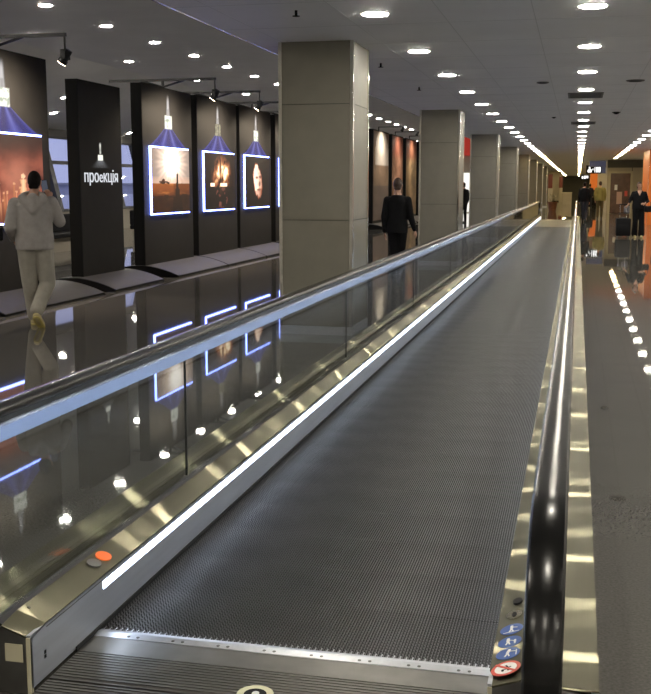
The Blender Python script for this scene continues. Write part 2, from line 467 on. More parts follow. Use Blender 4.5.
# comb plates and landing plates
for (ya, sgn) in ((PY0, -1), (PY1, 1)):
    def Y(v): return ya + sgn * v
    c = MB(); c.prism([(Y(.0), .006), (Y(.0), .014), (Y(.030), .020), (Y(.066), .016), (Y(.066), .002), (Y(0), .002)], 'x', SL + .004, SR - .004)
    nteeth = 66
    for k in range(nteeth):
        xx = SL + .0105 * 2 * k + .009
        c.box(xx, xx + .004, min(Y(0), Y(-.025)), max(Y(0), Y(-.025)), .006, .012)
    cb = c.build('comb_plate', M['comb'], WK)
    for k in range(8):
        xx = SL + .13 + k * .165
        for dx in (0, .035):
            MB().cyl((xx + dx, Y(.050), .0165), (xx + dx, Y(.050), .0188), .006, n=10).build('screw', M['grey'], cb)
    l1 = MB(); l1.box(SL + .004, SR - .004, min(Y(.068), Y(.19)), max(Y(.068), Y(.19)), .002, .015)
    l1.build('landing_edge_plate', M['landing'], WK)
    for (v0, v1) in ((.192, .392), (.405, 1.6)):
        lp = MB(); lp.box(SL + .004, SR - .004, min(Y(v0), Y(v1)), max(Y(v0), Y(v1)), .002, .012)
        v = v0 + .006
        while v < v1 - .012:
            lp.box(SL + .008, SR - .008, min(Y(v), Y(v + .009)), max(Y(v), Y(v + .009)), .012, .0155); v += .0185
        lp.build('landing_plate', M['landing'], WK)
# sides
for side, XS, o in (('left', SL, -1), ('right', SR, 1)):
    GO = .148 if o < 0 else .163; DO = GO + (.155 if o < 0 else .142)
    XG = XS + o * GO; XO = XS + o * DO
    sk = MB(); sk.box(min(XS, XS + o * .012), max(XS, XS + o * .012), YN, YE, .022, .198)
    skirt = sk.build('skirt_panel', M['steel_side'], WK, uv=True)
    MB().box(min(XS, XS - o * .006), max(XS, XS - o * .006), YN + .3, YE - .3, .013, .030).build('skirt_brush', M['brush'], skirt)
    MB().box(min(XS + o * .002, XS - o * .0004), max(XS + o * .002, XS - o * .0004), 3.372, 49.6, .149, .178).build('light_strip', M['led'], WK)
    def slope(xa, za, xb, zb, ya, yb): # a thin sheet between two edges
        return [(xa, za), (xb, zb), (xb, zb - .006), (xa, za - .006)]
    di = MB(); di.prism(slope(XS, .200, XS + o * DW, .200 + DH, 0, 0), 'y', YN + .10, YE - .10)
    for ya, yb in ((YN, YN + .1), (YE, YE - .1)):   # dropped nose facet
        P = [(XS, ya, .188), (XS + o * DW, ya, .188 + DH), (XS + o * DW, yb, .200 + DH), (XS, yb, .200)]
        m4 = [di.bm.verts.new(p) for p in P] + [di.bm.verts.new((p[0], p[1], p[2] - .006)) for p in P]
        for f in ((0, 1, 2, 3), (4, 7, 6, 5), (0, 4, 5, 1), (1, 5, 6, 2), (2, 6, 7, 3), (3, 7, 4, 0)): di.bm.faces.new([m4[i] for i in f])
    inner = di.build('inner_deck', M['steel'], WK, uv=True)
    do_ = MB(); do_.prism(slope(XO, .240 if o < 0 else .200, XG + o * .022, .202, 0, 0), 'y', YN + .02, YE - .02)
    do_.build('outer_deck', M['steel'], WK, uv=True)
    MB().box(min(XO, XO - o * .01), max(XO, XO - o * .01), YN + .02, YE - .02, .002, .232 if o < 0 else .193).build('outer_skirt', M['steel_side'], WK, uv=True)
    MB().box(min(XS + o * (DW + .001), XG + o * .021), max(XS + o * (DW + .001), XG + o * .021), YN + .04, YE - .04, .195, .208).build('glass_channel', M['seal'], WK)
    for ya, yb, sg in ((YN, YN + .012, 1), (YE, YE - .012, -1)):
        ec = MB(); xi, xo = XS + o * .013, XO - o * .012
        ec.prism([(xi, .004), (xi, .186), (XS + o * DW, .218), (XG, .20), (xo, .186), (xo, .004)], 'y', min(ya, yb), max(ya, yb))
        e_ = ec.build('end_cap', M['landing'], WK)
        if sg == 1:
            MB().box(-1.697, -1.637, YN - .002, YN, .108, .166).build('rating_plate', M['plate'], e_) if o < 0 else None
            MB().box(min(XS, XS + o * .013), max(XS, XS + o * .013), YN - .004, YN + .01, .004, .19).build('corner_post', M['plate'], e_)
    # glass panes and newel ends, guide rail, handrail
    RT, RB = .882, .207
    rr = (RT - RB) / 2; zc = (RT + RB) / 2
    yA, yB = 2.38, YE + .55
    def arc(cy, sgn, r, a0, a1, n_=14):
        return [(XG, cy + sgn * r * math.cos(a0 + (a1 - a0) * k / n_), zc + r * math.sin(a0 + (a1 - a0) * k / n_)) for k in range(n_ + 1)]
    path = [(XG, YN + .02, RB)] + arc(yA, -1, rr, -PI / 2, PI / 2) + [(XG, yA + (yB - yA) * k / 24, RT) for k in range(1, 24)] + arc(yB, 1, rr, PI / 2, -PI / 2) + [(XG, YE - .02, RB)]
    prof = [(-.040, -.010), (-.040, .006), (-.034, .015), (-.020, .0195), (0, .0205), (.020, .0195), (.034, .015), (.040, .006), (.040, -.010), (.030, -.017), (.022, -.012), (-.022, -.012), (-.030, -.017)]
    MB().sweep(path, prof[::-1]).build('handrail', M['rubber'], WK, smooth=True)
    r2 = rr - .026
    RT2 = zc + r2; RB2 = zc - r2
    path2 = [(XG, YN + .02, RB2)] + arc(yA, -1, r2, -PI / 2, PI / 2) + [(XG, yA + (yB - yA) * k / 24, RT2) for k in range(1, 24)] + arc(yB, 1, r2, PI / 2, -PI / 2) + [(XG, YE - .02, RB2)]
    MB().sweep(path2, [(-.018, -.012), (-.018, .013), (.018, .013), (.018, -.012)][::-1]).build('handrail_track', M['seal'], WK)
    r3 = rr - .074
    path3 = [(XG, YN + .02, zc - r3)] + arc(yA, -1, r3, -PI / 2, PI / 2) + [(XG, yA + (yB - yA) * k / 24, zc + r3) for k in range(1, 24)] + arc(yB, 1, r3, PI / 2, -PI / 2) + [(XG, YE - .02, zc - r3)]
    MB().sweep(path3, [(-.024, -.022), (-.024, .026), (-.014, .037), (.014, .037), (.024, .026), (.024, -.022)][::-1]).build('guide_rail', M['alu'], WK, smooth=True)
    joints = [4.62 - 1.8] + [4.62 + 3.6 * k for k in range(13)] + [YE]
    for a, b2 in zip(joints, joints[1:]):
        if b2 - a > .3:
            MB().box(XG - .006, XG + .006, a + .003, b2 - .003, .215, zc + r3 - .020).build('glass_panel', M['glass'], WK)
            if b2 < YE - .1:
                MB().box(XG - .0055, XG + .0055, b2 - .0025, b2 + .0025, .225, zc + r3 - .022).build('glass_joint', M['seal'], WK)
    for cy, sgn, ye in ((yA, -1, 4.62 - 1.8), (yB, 1, YE)):
        r4 = r3 - .02
        pts = [(cy + sgn * r4 * math.cos(-PI / 2 + PI * k / 16), zc + r4 * math.sin(-PI / 2 + PI * k / 16)) for k in range(17)]
        pts += [(ye + sgn * .003, zc + r4), (ye + sgn * .003, zc - r4)]
        MB().prism(pts, 'x', XG - .006, XG + .006).build('glass_panel', M['glass'], WK)
    # fittings on the inner deck
    def on_deck(t_, y): # t_ 0 at skirt edge .. 1 at glass
        return Vector((XS + o * DW * t_, y, .2003 + DH * t_))
    ang = math.atan2(DH, DW)
    def disc(name, t_, y, rx, ry, m_, par, h=.0016, lift=0.):
        c = on_deck(t_, y); nx = Vector((-o * math.sin(ang), 0, math.cos(ang)))
        R_ = Matrix.Translation(c + nx * lift) @ Matrix.Rotation(-o * ang, 4, 'Y')
        q = MB(); n_ = 28
        A = [q.bm.verts.new(R_ @ Vector((rx * math.cos(2 * PI * k / n_), ry * math.sin(2 * PI * k / n_), 0))) for k in range(n_)]
        B = [q.bm.verts.new(R_ @ Vector((rx * math.cos(2 * PI * k / n_), ry * math.sin(2 * PI * k / n_), h))) for k in range(n_)]
        q.bm.faces.new(B)
        for k in range(n_): q.bm.faces.new((A[k], A[(k + 1) % n_], B[(k + 1) % n_], B[k]))
        return q.build(name, M[m_], par)
    def mark(par, name, t_, y, polys, m_, lift, s=.05, rot=0.):
        """flat figures on the slope; 2-D points in units of s, x across the deck, y along it"""
        c = on_deck(t_, y); nx = Vector((-o * math.sin(ang), 0, math.cos(ang)))
        R_ = Matrix.Translation(c + nx * lift) @ Matrix.Rotation(-o * ang, 4, 'Y') @ Matrix.Rotation(rot, 4, 'Z')
        q = MB()
        for P in polys:
            A = [q.bm.verts.new(R_ @ Vector((u * s, v * s, 0))) for u, v in P]; B = [q.bm.verts.new(R_ @ Vector((u * s, v * s, .0008))) for u, v in P]
            q.bm.faces.new(B); nP = len(P)
            for k in range(nP): q.bm.faces.new((A[k], A[(k + 1) % nP], B[(k + 1) % nP], B[k]))
        return q.build(name, M[m_], par)
    def circ(x, y, r, n_=14): return [(x + r * math.cos(2 * PI * k / n_), y + r * math.sin(2 * PI * k / n_)) for k in range(n_)]
    def bar(x0, y0, x1, y1, w_):
        dx, dy = x1 - x0, y1 - y0; l_ = math.hypot(dx, dy); nx_, ny_ = -dy / l_ * w_ / 2, dx / l_ * w_ / 2
        return [(x0 - nx_, y0 - ny_), (x1 - nx_, y1 - ny_), (x1 + nx_, y1 + ny_), (x0 + nx_, y0 + ny_)]
    if o < 0:
        tag(disc('indicator_light', .60, 3.505, .030, .034, 'orange_ind', inner, .004), 'orange oval indicator light')
        disc('push_button', .60, 3.425, .026, .030, 'grey', inner, .005)
        disc('screw', .80, YN + .14, .006, .006, 'dark', inner, .001)
        for y_ in (5.6, 9.2, 12.8):
            P = [on_deck(.0, y_) + Vector((0, 0, .0005)), on_deck(1, y_) + Vector((0, 0, .0005)), on_deck(1, y_ + .004) + Vector((0, 0, .0005)), on_deck(0, y_ + .004) + Vector((0, 0, .0005))]
            q = MB(); q.poly(P); q.build('deck_seam', M['seal'], inner)
        for z_, y_ in ((.085, 2.93), (.10, 2.93)):
            MB().box(XS - .001, XS + .001, y_, y_ + .012, z_, z_ + .012).build('keyhole', M['dark'], skirt)
        MB().box(XS - .001, XS + .0008, 2.95, 3.37, .1835, .1865).build('panel_seam', M['seal'], skirt)
    else:
        tt = .47
        disc('push_button', .55, 3.415, .016, .024, 'dark', inner, .006)
        kb = disc('key_switch', .50, 3.306, .026, .034, 'chrome', inner, .003)
        disc('key_slot', .50, 3.306, .008, .018, 'dark', inner, .001, .0032)
        RX, RY = .037, .039
        for i, y_ in enumerate((3.194, 3.10, 3.015)):
            s_ = disc('mandatory_sticker', tt, y_, RX, RY, 'sticker_blue', inner, .0009)
            if i == 0: P = [circ(.0, .62, .14), bar(0, .48, 0, 0, .26), bar(0, 0, -.18, -.6, .13), bar(0, 0, .2, -.6, .13), bar(0, .4, .55, .15, .1), bar(-.75, -.68, .75, -.68, .07)]
            elif i == 1: P = [circ(-.15, .55, .15), bar(-.15, .4, -.15, -.1, .3), bar(-.15, -.1, -.32, -.65, .14), bar(-.1, -.1, .05, -.65, .14), circ(.5, .1, .11), bar(.5, 0, .5, -.35, .2), bar(.5, -.35, .5, -.65, .14), bar(-.1, .3, .45, -.05, .1)]
            else: P = [circ(.1, .62, .14), bar(.05, .5, -.05, -.05, .28), bar(-.05, -.05, -.25, -.65, .14), bar(0, -.05, .15, -.65, .14), bar(.05, .35, .75, .2, .11), bar(.75, .45, .75, -.6, .08)]
            mark(inner, 'pictogram', tt, y_, P, 'sticker_white', .0011, .034)
        s_ = disc('prohibition_sticker', tt, 2.915, .044, .046, 'sticker_red', inner, .0009)
        disc('sticker_field', tt, 2.915, .033, .035, 'sticker_white', inner, .0004, .0009)
        mark(inner, 'pictogram', tt, 2.915, [bar(-.45, .35, .1, -.1, .12), bar(.1, -.1, .5, .1, .12), bar(-.4, -.3, .4, -.25, .1), circ(-.25, -.5, .14), circ(.3, -.48, .14), bar(.0, .5, .2, .1, .16)], 'dark', .0014, .031)
        mark(inner, 'sticker_bar', tt, 2.915, [bar(-.75, .75, .75, -.75, .2)], 'sticker_red', .0018, .042)
# round sticker on the landing plate
bg = thing('floor_sticker', 'round pale yellow sticker with a black centre on the ribbed landing plate', 'sticker', (-.925, 2.985, .0156))
q = MB()
for k in range(32):
    a0, a1 = 2 * PI * k / 32, 2 * PI * (k + 1) / 32
    def P(a, r, z): return (r * math.cos(a), r * math.sin(a), z)
    q.poly([P(a0, .058, .001), P(a1, .058, .001), P(a1, .036, .001), P(a0, .036, .001)])
    q.poly([P(a0, .058, 0), P(a1, .058, 0), P(a1, .058, .001), P(a0, .058, .001)])
q.build('sticker_ring', M['badge'], bg)
MB().cyl((0, 0, .0001), (0, 0, .0009), .036, n=32).build('sticker_centre', M['dark'], bg)
MB().ball((0, .004, .001), (.012, .015, .0006), 14).build('sticker_figure', M['sticker_white'], bg)

# ------------------------------------------------------------------ exhibition boards
XP = -7.35
def fbm(x, y, s=0.): return noise.fractal(Vector((x, y, s)), 1., 2., 5)
def mixc(a, b, t): t = max(0, min(1, t)); return tuple(a[i] * (1 - t) + b[i] * t for i in range(3))
def sstep(a, b, x): t = max(0, min(1, (x - a) / (b - a))); return t * t * (3 - 2 * t)
def art_plane(name, m, parent, x, y0, y1, z0, z1, nu, nv, func, warp=None):
    me = bpy.data.meshes.new(name); V, Fc, K = [], [], []
    for j in range(nv + 1):
        for i in range(nu + 1):
            u, v = i / nu, j / nv
            V.append((x, *(warp(u, v) if warp else (y0 + (y1 - y0) * u, z0 + (z1 - z0) * v)))); K.append(func(u, v))
    for j in range(nv):
        for i in range(nu):
            a = j * (nu + 1) + i; Fc.append((a, a + 1, a + nu + 2, a + nu + 1))
    me.from_pydata(V, [], Fc); at = me.color_attributes.new('art', 'FLOAT_COLOR', 'POINT')
    for k, c in enumerate(K): at.data[k].color = (*c[:3], c[3] if len(c) > 3 else 1)
    me.materials.append(m)
    o = bpy.data.objects.new(name, me); C.objects.link(o); o.parent = parent
    return o
ART = art_mat('backlit photograph', 1.0); BEAM = art_mat('emissive beam print', 1.0, alpha=True); PRINT = art_mat('large printed picture', 0, diffuse=True)  # beam print is emissive, so it shows on the dim board
def pic_crowd(u, v):
    g = .5 + .5 * fbm(u * 2.2 + 7, v * 2.6, 1)
    c = mixc((.10, .022, .016), (.62, .17, .10), sstep(.15, .85, g) * sstep(1.1, .45, v))
    c = mixc(c, (.62, .24, .15), sstep(.30, .0, math.hypot(u - .62, v - .52)) * .6)
    c = mixc(c, (.045, .022, .018), sstep(.62, 1.02, v) * .9)
    # a crowd of thin glowing figures rising from a dark red mass
    for q in range(26):
        x0 = .02 + q * .038 + .012 * math.sin(q * 5.1); hgt = .30 + .13 * math.sin(q * 2.3) + .05 * math.sin(q * 7.7)
        w_ = .010 + .006 * (q % 3); lean = .05 * math.sin(q * 3.3)
        d_ = abs(u - x0 - lean * (v - .2)) / (w_ * (1.25 - .8 * v / (hgt + .01)) + .001)
        if v < hgt and d_ < 1: c = mixc(c, ((.90, .42, .20), (.26, .07, .03), (.60, .22, .09))[q % 3], .85 * (1 - d_ * .5))
        if math.hypot(u - x0 - lean * (hgt - .2), (v - hgt - .012)) < .014: c = (.85, .42, .22)
    if v < .22: c = mixc(c, (.14, .035, .02), sstep(.22, .05, v) * .8)
    d_ = abs(u - .70); 
    if .10 < v < .50 and d_ < .030 + .02 * math.sin(v * 22) ** 2: c = mixc((1.25, .74, .42), (.8, .35, .15), d_ / .05)
    if math.hypot(u - .70, (v - .53) * .9) < .028: c = (1.2, .72, .42)
    return c
def pic_sunset(u, v):
    r = math.hypot((u - .52) * 1.0, (v - .80) * .85); an = math.atan2(v - .80, u - .52)
    ray = .5 + .25 * math.sin(an * 13) + .25 * math.sin(an * 29 + 1)
    c = mixc((2.4, 2.2, 2.0), (1.25, .95, .75), sstep(.10, .30, r + .05 * ray)); c = mixc(c, (.50, .36, .29), sstep(.24, .50, r + .08 * ray)); c = mixc(c, (.16, .13, .13), sstep(.42, .72, r))
    if v < .56: c = mixc(c, (1.2, .72, .48), .45 * sstep(.62, .47, v))
    if v < .46 + .008 * fbm(u * 8, 2, 1):
        w_ = .5 + .5 * fbm(u * 3, v * 14, 3)
        c = mixc((.34, .085, .018), (.11, .028, .008), sstep(.42, .22, v)); c = mixc(c, (.75, .26, .06), sstep(.50, .9, w_) * sstep(.15, .35, v) * .75)
        if u > .55: c = mixc(c, (.06, .02, .008), .45)
    if v < .27 + .04 * fbm(u * 4, 1, 1): c = mixc(c, (.016, .008, .005), .72 + .2 * fbm(u * 6, v * 6, 5))
    d_ = abs(u - .66)
    for z_, w_ in ((.24, .15), (.38, .075), (.50, .038), (.585, .026), (.66, .007)):
        if v < z_ and d_ < w_ * (1 - .25 * v / z_): c = mixc((.018, .008, .005), (.09, .03, .012), v * .6); break
    if math.hypot((u - .66), (v - .598)) < .022: c = (.05, .02, .01)
    if abs(v - .472 - .01 * math.sin(u * 40)) < .017 and .19 < u < .45: c = (.06, .02, .010)
    if .48 < v < .525 and abs(u - .29) < .06 * (1 - (v - .48) * 14): c = (.09, .03, .015)
    return c
def pic_fire(u, v):
    wx_ = u + .05 * fbm(u * 4, v * 3, 5); g = fbm(wx_ * 6.5 + 3, v * 3.4 - 2, 8); g2 = fbm(wx_ * 15, v * 8, 3)
    e = math.hypot((u - .56) * 1.35, (v - .60) * 1.25)
    k = sstep(.58, .08, e) * (.60 + .95 * g + .35 * g2)
    c = mixc((.022, .010, .008), (.42, .13, .05), sstep(.04, .34, k)); c = mixc(c, (1.1, .58, .25), sstep(.30, .56, k)); c = mixc(c, (2.0, 1.6, 1.1), sstep(.56, .85, k))
    if v < .405 + .01 * math.sin(u * 50):
        c = mixc(c, (.012, .006, .005), .95)
        if fbm(u * 9, v * 9, 2) > .36 and math.hypot(u - .55, v - .22) < .2: c = (.22, .07, .05)
    if abs(v - .44) < .035 and (abs(u - .62) < .11 or abs(u - .25) < .06): c = (2.0, 1.5, 1.05)
    return c
def pic_face(u, v):
    # a generic face half dissolved into the dark, lit from the left
    n1 = fbm(u * 6, v * 6, 11); n2 = fbm(u * 15, v * 13, 4)
    e = math.hypot((u - .50 - .03 * math.sin(v * 6)) / (.20 + .03 * n1), (v - .53) / .37) + .22 * n1 + .10 * n2
    k = sstep(1.05, .62, e); side = sstep(.66, .42, u + .06 * n2)
    c = mixc((.014, .009, .009), (.50, .13, .06), sstep(.05, .6, k)); c = mixc(c, (1.7, 1.25, .95), sstep(.4, .95, k) * (.22 + .78 * side))
    dk = 0
    for ex, ey, rx, ry in ((.46, .585, .055, .026), (.61, .60, .06, .03), (.575, .46, .035, .05), (.53, .345, .08, .020)):
        dk = max(dk, sstep(1.5, .5, math.hypot((u - ex) / rx, (v - ey) / ry)))
    c = mixc(c, (.20, .05, .03), dk * .85)
    if v < .33: c = mixc(c, (.42, .12, .06), .55 * k)
    return mixc(c, (.02, .012, .010), sstep(.70, .90, v + .10 * n1) * sstep(.45, .62, u))
def pic_dark(u, v):
    g = fbm(u * 3, v * 3, 21); return mixc((.02, .01, .008), (.5, .2, .08), sstep(.1, .6, g))

def arc_foot(name, y0, y1, parent):
    top, n_ = [], 14
    for k in range(n_ + 1):
        t = -1 + 2 * k / n_
        top.append((XP - .10 + t * .72, .028 + .165 * math.cos(t * PI / 2) ** .9 if abs(t) < 1 else .028))
    low = [(top[-1][0], .0), (top[0][0], .0)]
    b = MB().prism(top + low, 'y', y0, y1).build(name, M['boardside'], parent)
    s_ = MB()
    up = [(x + .0, z + .008) for x, z in top]
    s_.prism(up + [(x, z + .001) for x, z in top[::-1]], 'y', y0 + .012, y1 - .012)
    s_.build('foot_cover', M['foot'], b, smooth=True)
    return b
def beam_art(kind, parent, yc, zt, zl, zb, z2, hw, x):
    """printed projector: white tower, lamp head, blue beam fanning down to the frame"""
    def tower(u, v):
        w_ = .34 + .12 * (1 - v) ** 2 - .16 * v; a = sstep(w_ + .30, w_ - .1, abs(u - .5) * 2) * sstep(1, .6, v) * (1 if v > .3 else .55 + .45 * sstep(.0, .3, abs(u - .5)))
        return (.75, .73, .74, a * .85)
    art_plane('tower_print', BEAM, parent, x, yc - .13, yc + .13, zl - .02, zt, 10, 14, tower)
    def lamp(u, v):
        e = sstep(.5, .42, abs(u - .5)) * sstep(.5, .44, abs(v - .5)); g = fbm(u * 4, v * 4, kind * 3 + 1)
        c = mixc((1.15, 1.15, 1.05), (.45, .52, .40), sstep(.0, .5, g)) if kind != 3 else mixc((.40, .38, .26), (.14, .13, .10), sstep(-.2, .3, g))
        return (*c, e)
    art_plane('lamp_print', BEAM, parent, x + .003, yc - .19, yc + .19, zb, zl, 14, 14, lamp)
    def warp(u, v):
        h = hw + (.13 - hw) * v ** .85
        return (yc + (u - .5) * 2 * h, z2 + (zb + .05 - z2) * v)
    def beam(u, v):
        st = .5 + .5 * math.cos((u - .5) * 6 * PI + PI); e = sstep(0, .05, u) * sstep(1, .95, u)
        c = mixc((.05, .05, .36), (.26, .28, .80), st ** 3 * (.25 + .5 * v)); return (*c, (.92 - .10 * v) * e * (.50 + .50 * st))
    art_plane('beam_print', BEAM, parent, x + .0015, 0, 0, 0, 0, 24, 14, beam, warp)
def bracket(parent, yc, zt):
    """T-shaped lamp arm standing on the board top, a spotlight hanging at each end"""
    a = MB(); x0 = XP - .09
    a.box(x0 - .02, x0 + .02, yc - .02, yc + .02, zt, zt + .15)
    a.box(x0 - 1.05, x0 + 1.02, yc - .022, yc + .022, zt + .128, zt + .172)
    a.cyl((x0 + .02, yc, zt + .03), (x0 + .42, yc, zt + .14), .018, n=8); a.cyl((x0 - .02, yc, zt + .03), (x0 - .42, yc, zt + .14), .018, n=8)
    br = a.build('lamp_arm', M['blackmetal'], parent)
    for sx in (1.0,):
        xx = x0 + sx
        s_ = MB(); s_.cyl((xx, yc, zt + .14), (xx, yc, zt - .05), .014, n=8)
        s_.box(xx - .03, xx + .03, yc - .08, yc - .065, zt - .16, zt - .04); s_.box(xx - .03, xx + .03, yc + .065, yc + .08, zt - .16, zt - .04); s_.box(xx - .03, xx + .03, yc - .08, yc + .08, zt - .055, zt - .04)
        dv = Vector((-.72, 0, -1.0)).normalized(); c = Vector((xx, yc, zt - .13))
        s_.cyl(c - dv * .10, c + dv * .04, .045, .052, 18)
        s_.cyl(c + dv * .04, c + dv * .09, .062, .062, 18)
        sp = s_.build('spotlight', M['blackmetal'], br)
        MB().cyl(c + dv * .0905, c + dv * .096, .055, n=18).build('bulb', M['bulb'], sp)
        ld = bpy.data.lights.new('spot_beam', 'SPOT'); ld.energy = 620; ld.color = (1, .82, .6); ld.spot_size = math.radians(150); ld.spot_blend = 1.0; ld.shadow_soft_size = .05
        lo = bpy.data.objects.new('spot_beam', ld); C.objects.link(lo); lo.parent = sp
        lo.location = c + dv * .11; lo.rotation_euler = dv.to_track_quat('-Z', 'Y').to_euler()
def board(label, y0, y1, zt, group):
    t = thing('exhibition_board', label, 'display board', (0, 0, 0), group=group)
    MB().box(XP - .20, XP - .006, y0, y1, .10, zt).build('board_frame', M['boardside'], t)
    MB().box(XP - .006, XP, y0 + .012, y1 - .012, .14, zt - .015).build('board_face', M['board'], t)
    return t
specs = [(11.66, 14.12, 3.34, pic_crowd, 0, 'x'), None, (17.50, 19.95, 3.34, pic_sunset, 2, 'x'), (20.25, 22.77, 3.35, pic_fire, 3, 'x'), (22.98, 25.49, 3.34, pic_face, 4, 'x'), (25.88, 28.4, 3.33, pic_dark, 5, 'x')]
labs = ['tall dark board at the left edge with a backlit red crowd picture', '',
        'tall dark board with a backlit picture of a pale sunset over dark water', 'tall dark board with a backlit picture of orange flames',
        'tall dark board with a backlit picture of a half-lit face', 'tall dark board mostly hidden behind the nearest column']
G1 = 'boards with backlit pictures'
for i, s in enumerate(specs):
    if s is None: continue
    y0, y1, zt, pf, kd, _ = s
    t = board(labs[i], y0, y1, zt, G1)
    arc_foot('base_foot', y0 - .02, y1 + (.34 if i == 0 else .24 if i == 2 else .15), t)
    fy0, fy1 = y0 + .27, y1 - .29; z0, z1 = 1.07, 2.28
    lb = MB().box(XP, XP + .036, fy0 + .01, fy1 - .01, z0 + .01, z1 - .01).build('light_box', M['boardside'], t)
    rm = MB()
    for a in ((fy0, fy0 + .020, z0, z1), (fy0 + .020, fy1, z0, z0 + .026), (fy0 + .020, fy1, z1 - .026, z1)):
        rm.box(XP + .004, XP + .038, a[0], a[1], a[2], a[3])
    rm.box(XP + .004, XP + .034, fy1 - .002, fy1 + .002, z0, z1)
    rm.build('edge_light', M['rim'], lb)
    art_plane('picture', ART, lb, XP + .0385, fy0 + .020, fy1 + .004, z0 + .026, z1 - .026, 84, 84, pf)
    beam_art(kd, t, (fy0 + fy1) / 2, 3.24, 2.86, 2.60, z1 + .01, (fy1 - fy0) / 2, XP + .003)
    bracket(t, (y0 + y1) / 2, zt)
# lettered board
tb = board('tall black board with white lettering and a small lamp emblem', 15.07, 16.62, 3.17, None)
arc_foot('base_foot', 14.86, 16.80, tb)
cu = bpy.data.curves.new('lettering', 'FONT'); cu.body = '\u043f\u0440\u043ee\u043a\u0446\u0456\u044f'; cu.size = .30; cu.extrude = .004; cu.offset = 0; cu.align_x = 'CENTER'
to = bpy.data.objects.new('lettering_curve', cu); C.objects.link(to)
bpy.context.view_layer.update()
dg = bpy.context.evaluated_depsgraph_get()
me = bpy.data.meshes.new_from_object(to.evaluated_get(dg)); bpy.data.objects.remove(to)
xs = [v.co.x for v in me.vertices]; w_ = max(xs) - min(xs); xm = (max(xs) + min(xs)) / 2
ysx = [v.co.y for v in me.vertices]
for v in me.vertices:
    X_, Y_, Z_ = v.co
    v.co = (XP + .004 + Z_, 15.815 + (X_ - xm) * 1.22 / w_, 1.640 + Y_ * .88)
me.materials.clear(); me.materials.append(M['white'])
lo = bpy.data.objects.new('lettering', me); C.objects.link(lo); lo.parent = tb
def cone_art(u, v):
    a = sstep(.5, .1, abs(u - .5)) * (.15 + .85 * v); return (.35, .36, .38, a * .55)
art_plane('beam_print', BEAM, tb, XP + .003, 0, 0, 0, 0, 16, 8, cone_art, lambda u, v: (15.79 + (u - .5) * 2 * (.42 - .32 * v), 1.86 + .14 * v))
def lamp_art(u, v): return (1.1, 1.1, 1.0, sstep(.5, .38, abs(u - .5)) * sstep(.5, .4, abs(v - .5)))
art_plane('lamp_print', BEAM, tb, XP + .004, 15.69, 15.89, 1.97, 2.07, 10, 8, lamp_art)
art_plane('tower_print', BEAM, tb, XP + .004, 15.745, 15.835, 2.06, 2.26, 8, 12, lambda u, v: (.8, .8, .72, sstep(.5, .1, abs(u - .5)) * sstep(1, .6, abs(v - .5) * 2) * (.5 + .5 * abs(math.cos(v * 4)))))

# further boards with full-face printed pictures
def tall_print(seed):
    def f(u, v):
        g = .5 + .5 * fbm(u * 2 + seed * 5, v * 5 + seed, seed)
        if seed == 0:
            c = mixc((.16, .11, .08), (.34, .24, .17), g)
            rr_ = math.hypot((u - .55) / .42, (v - .80) / .22)
            if (v > .80 and rr_ < 1) or (.62 < v <= .80 and abs(u - .55) < .42): c = mixc((.62, .58, .54), (.42, .38, .34), g)
            if v < .40: c = mixc(c, (.10, .09, .10), .6)
        else:
            base = [(0, 0, 0), (.42, .22, .15), (.40, .27, .15), (.42, .30, .15)][seed]
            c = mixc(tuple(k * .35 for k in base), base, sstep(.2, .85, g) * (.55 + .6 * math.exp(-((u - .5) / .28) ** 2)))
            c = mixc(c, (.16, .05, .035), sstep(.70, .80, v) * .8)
        return tuple(min(.8, 1.05 * k) for k in c)
    return f
bl = ['grey arch', 'reddish brown', 'pale brown', 'golden brown']
for i, (ya, yb) in enumerate(((38.95, 42.35), (43.05, 45.9), (46.7, 49.9), (50.6, 53.8))):
    t = board('tall far board between the first two columns with a %s picture' % bl[i], ya, yb, 3.65, 'far boards with full printed pictures')
    arc_foot('base_foot', ya - .3, yb + .2, t).children[0].data.materials[0] = M['grey']
    art_plane('picture', PRINT, t, XP + .004, ya + .10, yb - .06, .3, 3.6, 30, 60, tall_print(i))
    a = MB(); yc = (ya + yb) / 2; a.box(XP - .1, XP + .9, yc - .015, yc + .015, 3.78, 3.81); a.box(XP - .12, XP - .08, yc - .02, yc + .02, 3.65, 3.81); a.cyl((XP + .85, yc, 3.79), (XP + .78, yc, 3.62), .05, .06, 12)
    la = a.build('lamp_arm', M['blackmetal'], t)
    ld = bpy.data.lights.new('spot_beam', 'SPOT'); ld.energy = 190; ld.color = (1, .86, .68); ld.spot_size = math.radians(150); ld.spot_blend = 1.0; ld.shadow_soft_size = .05
    lo = bpy.data.objects.new('spot_beam', ld); C.objects.link(lo); lo.parent = la
    lo.location = (XP + .77, yc, 3.58); lo.rotation_euler = Vector((-.6, 0, -1)).to_track_quat('-Z', 'Y').to_euler()

